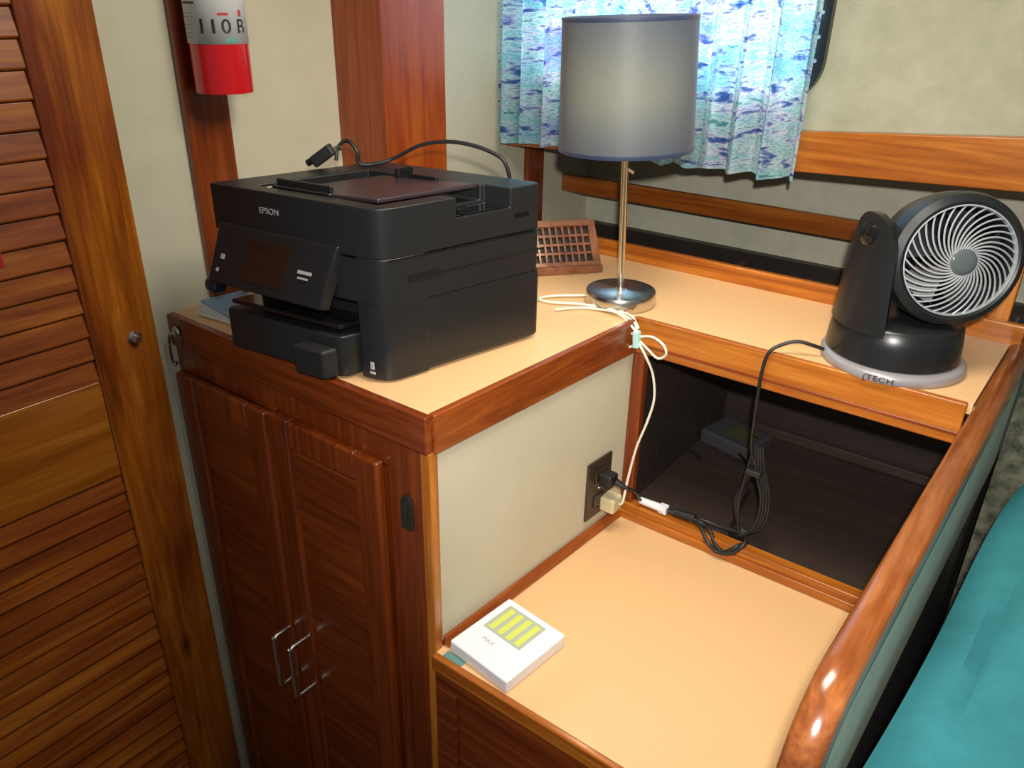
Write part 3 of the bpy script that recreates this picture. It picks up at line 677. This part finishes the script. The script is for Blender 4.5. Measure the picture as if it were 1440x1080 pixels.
# head
nh = Vector((.56, -.80, .14)).normalized()
HC = Vector((.540, .620, .194))
ux = Vector((0, 0, 1)).cross(nh).normalized(); uy = nh.cross(ux)
HM = Matrix(((ux.x, uy.x, nh.x, HC.x), (ux.y, uy.y, nh.y, HC.y), (ux.z, uy.z, nh.z, HC.z), (0, 0, 0, 1)))
hd = obj('housing', MB().lathe([(.079, -.012), (.0835, .0), (.090, .003), (.101, -.004), (.104, -.018), (.102, -.05), (.094, -.085), (.076, -.108), (.045, -.120), (0, -.122), (0, -.115), (.04, -.113), (.070, -.10), (.079, -.05), (.079, -.012)], HM, 72), fanr, fn, smooth=True)
obj('hinge_neck', MB().tube([FC+Vector((cos(AX), sin(AX), 0))*.070+Vector((0, 0, .222)), HC-nh*.065], .022, 20, 0), fanb, fn, smooth=True)
obj('stem', MB().tube([FC+Vector((.015, .03, .082)), HC-nh*.085+Vector((0, 0, -.05))], .028, 20, 0), fanb, fn, smooth=True)
mb = MB(); nr = 34
for k in range(nr):
    a0 = 2*pi*k/nr; pts = []
    for j in range(9):
        t = j/8; r = .020+(.084-.020)*t; a = a0-1.15*(t**.8); pts.append(HM @ Vector((r*cos(a), r*sin(a), .012-.013*t*t)))
    mb.tube(pts, .0015, 6, 2)
mb.lathe([(.0818, -.003), (.0845, .0), (.0855, .003), (.0835, .0035), (.0818, -.003)], HM, 72)
obj('grille', mb, silver, hd, smooth=True)
obj('grille_hub', MB().lathe([(0, .0165), (.012, .0160), (.019, .0145), (.022, .011), (.0215, .008), (0, .008)], HM, 40), mat('hub_gloss', (.09, .11, .11), .1), hd, smooth=True)
mb = MB()
for k in range(5):
    a0 = 2*pi*k/5; rows = []
    for j in range(7):
        t = j/6; r = .018+.056*t; row = []
        for i in range(6):
            s = i/5-.5; a = a0+s*(1.0-.25*t)+.25*t
            row.append(HM @ Vector((r*cos(a), r*sin(a), -.028+s*.022)))
        rows.append(row)
    g = [[mb.bm.verts.new(p) for p in row] for row in rows]
    g2 = [[mb.bm.verts.new(p-nh*.0015) for p in row] for row in rows]
    for j in range(6):
        for i in range(5):
            mb.face([g[j][i], g[j][i+1], g[j+1][i+1], g[j+1][i]]); mb.face([g2[j][i], g2[j+1][i], g2[j+1][i+1], g2[j][i+1]])
mb.lathe([(0, -.014), (.018, -.016), (.018, -.045), (0, -.045)], HM, 24)
obj('propeller', mb, mat('propeller_grey', (.025, .027, .03), .4), hd, smooth=True)
fc = obj('power_cord', MB().tube([(.378, .585, .014), (.362, .570, .022), (.340, .560, .026), (.318, .548, .018), (.302, .535, .002), (.297, .532, -.04), (.296, .537, -.09), (.294, .548, -.15), (.293, .560, -.20), (.300, .572, -.24)], .0032, 8), rubber, fn, smooth=True)
mb = MB()
for k in range(4):
    dx = .004*k; dz = .004*(k % 2)
    mb.tube([(.296+dx, .572, -.205+dz), (.288+dx*.5, .570+.004*k, -.27), (.285-dx, .568+.004*k, -.34), (.298, .566+.004*k, -.402+dz), (.322+dx, .568+.004*k, -.37-dz), (.325+dx, .570+.004*k, -.31), (.305+dx, .570+.004*k, -.25)], .0030, 7, 5, closed=True)
obj('cord_coil', mb, rubber, fc, smooth=True)
obj('coil_tie', MB().box(.288, .318, .560, .592, -.262, -.250), rubber, fc, bevel=.003)
obj('cord_tail', MB().tube([(.305, .575, -.25), (.290, .64, -.28), (.22, .80, -.38), (.16, .90, -.425)], .0032, 8), rubber, fc, smooth=True)

# ---------------------------------------------------------------- fire extinguisher on the narrow board
ex_ = thing('fire_extinguisher', 'red fire extinguisher with white label on the left wall board', 'extinguisher', (-.585, .135, .39))
EC = Vector((-.592, .137, 0)); er = .0490
TE = Matrix.Translation(EC)
obj('cylinder', MB().lathe([(0, .394), (er*.9, .392), (er*.985, .389), (er, .393), (er, .70), (er*.92, .735), (er*.6, .765), (.018, .775), (.018, .79), (0, .79)], TE, 64), red, ex_, smooth=True)
lb = obj('label', MB().lathe([(er+.0006, .468), (er+.0006, .66)], TE, 60, radians(-140), radians(60)), lab, ex_, smooth=True, solid=.0004)
def wrap(v):   # v.x around, v.z height
    a = v.x/er; r = er+.0009+v.y; return (EC.x+r*cos(a), EC.y+r*sin(a), v.z)
def wtext(name, s, size, ang, z, m, sxx=1):
    c = bpy.data.curves.new(name, 'FONT'); c.body = s; c.size = size; c.extrude = .0002; c.offset = .0003; c.align_x = 'CENTER'; c.align_y = 'CENTER'
    t = bpy.data.objects.new(name, c); COL.objects.link(t); me = bpy.data.meshes.new_from_object(t); bpy.data.objects.remove(t)
    bm = bmesh.new(); bm.from_mesh(me); mb = MB(); mb.bm.free(); mb.bm = bm
    return obj(name, mb, m, lb, xf=lambda v: wrap(Vector((radians(ang)*er+v.x*sxx, v.z, z+v.y))))
wtext('label_print', '1', .031, -62, .494, ink, 1.3)
wtext('label_print', '1', .031, -40, .494, ink, 1.3)
wtext('label_print', '0', .031, -16, .494, ink, 1.1)
wtext('label_print', 'B', .031, 16, .494, ink, 1.1)
def wbars(rows, m):
    mb = MB()
    for (a0, a1, z0, z1) in rows:
        n = 8
        for k in range(n):
            x0 = radians(a0+(a1-a0)*k/n)*er; x1 = radians(a0+(a1-a0)*(k+1)/n)*er
            mb.box(x0, x1, -.0002, .0003, z0, z1)
    return obj('label_print', mb, m, lb, xf=wrap)
wbars([(-118, -72, .478+.006*k, .4795+.006*k) for k in range(7)], mat('grey_ink', (.35, .35, .36), .6))
wbars([(-110, -72, .5285, .5315)], ink)
wbars([(-20, 5, .471, .477)], greenink)
wbars([(-30, -10, .512, .516)], redink)
wbars([(12, 20, .510, .520)], redink)
obj('bracket', MB().box(-.6425, -.6385, .110, .170, .40, .74), blackm, ex_)
obj('valve', MB().box(-.600, -.570, .127, .157, .790, .82).box(-.60, -.50, .136, .148, .82, .828), blackm, ex_, bevel=.002)

# ---------------------------------------------------------------- curtain
mb = MB(); NXc, NZc = 260, 26; x0, x1 = -.672+.016, .156; zt = 1.0
uvs = {}
def fold(u):
    a = .026 if u < .35 else .017
    return a*sin(2*pi*(u*11.5+.25*sin(u*9)))+.006*sin(2*pi*u*27+1)
rows = []
for j in range(NZc+1):
    v = j/NZc; row = []
    for i in range(NXc+1):
        u = i/NXc; x = x0+(x1-x0)*u + .006*sin(2*pi*(u*11.5)+1.4)*(1-v)
        zb = .206+.004*sin(u*60)+(.012 if .22 < u < .60 else 0)*sin((u-.22)/.38*pi)
        z = zb+(zt-zb)*v
        row.append(mb.bm.verts.new((x, .985+fold(u)*(1-.35*v), z)))
        uvs[row[-1]] = (u*1.25, v)
    rows.append(row)
uvl = mb.bm.loops.layers.uv.new('UVMap')
for j in range(NZc):
    for i in range(NXc):
        f = mb.face([rows[j][i], rows[j][i+1], rows[j+1][i+1], rows[j+1][i]])
        for lp_ in f.loops: lp_[uvl].uv = uvs[lp_.vert]
cu = thing('curtain', 'blue and green watercolour print curtain hanging over the window', 'curtain', (-.25, .985, .21))
obj('cloth', mb, cur, cu, smooth=True)
obj('curtain_rod', MB().tube([(WL+.002, .985, 1.0), (.25, .985, 1.0)], .007, 12, 0), chrome, cu, smooth=True)

# ---------------------------------------------------------------- white gadget on the desk
wb = thing('weather_clock', 'small white clock with four yellow bars on its display, on the desk', 'clock', (.095, .088, -.45))
WM = Matrix.Translation((.094, .079, -.4499)) @ Matrix.Rotation(radians(-6), 4, 'Z')
obj('case', MB().box(-.066, .066, -.073, .073, 0, .026, WM), white, wb, bevel=.004, seg=3)
sc = obj('display', MB().box(-.050, .034, -.010, .059, .0258, .0266, WM), lcd, wb, bevel=.0002)
for k in range(4):
    x = -.042+k*.0195; obj('display_bar', MB().box(x, x+.011, -.005, .053, .0265, .0270, WM), lcdy, sc)
text('case_print', 'MAX', .012, WM @ Matrix.Translation((-.018, -.030, .0262)), greyp, wb)
tp = obj('tape_scrap', MB().box(.018, .058, -.002, .012, -.4498, -.4485), mat('teal_tape', (.12, .26, .24), .5)); tag(tp, 'scrap of teal tape on the desk under the white clock corner', 'tape')
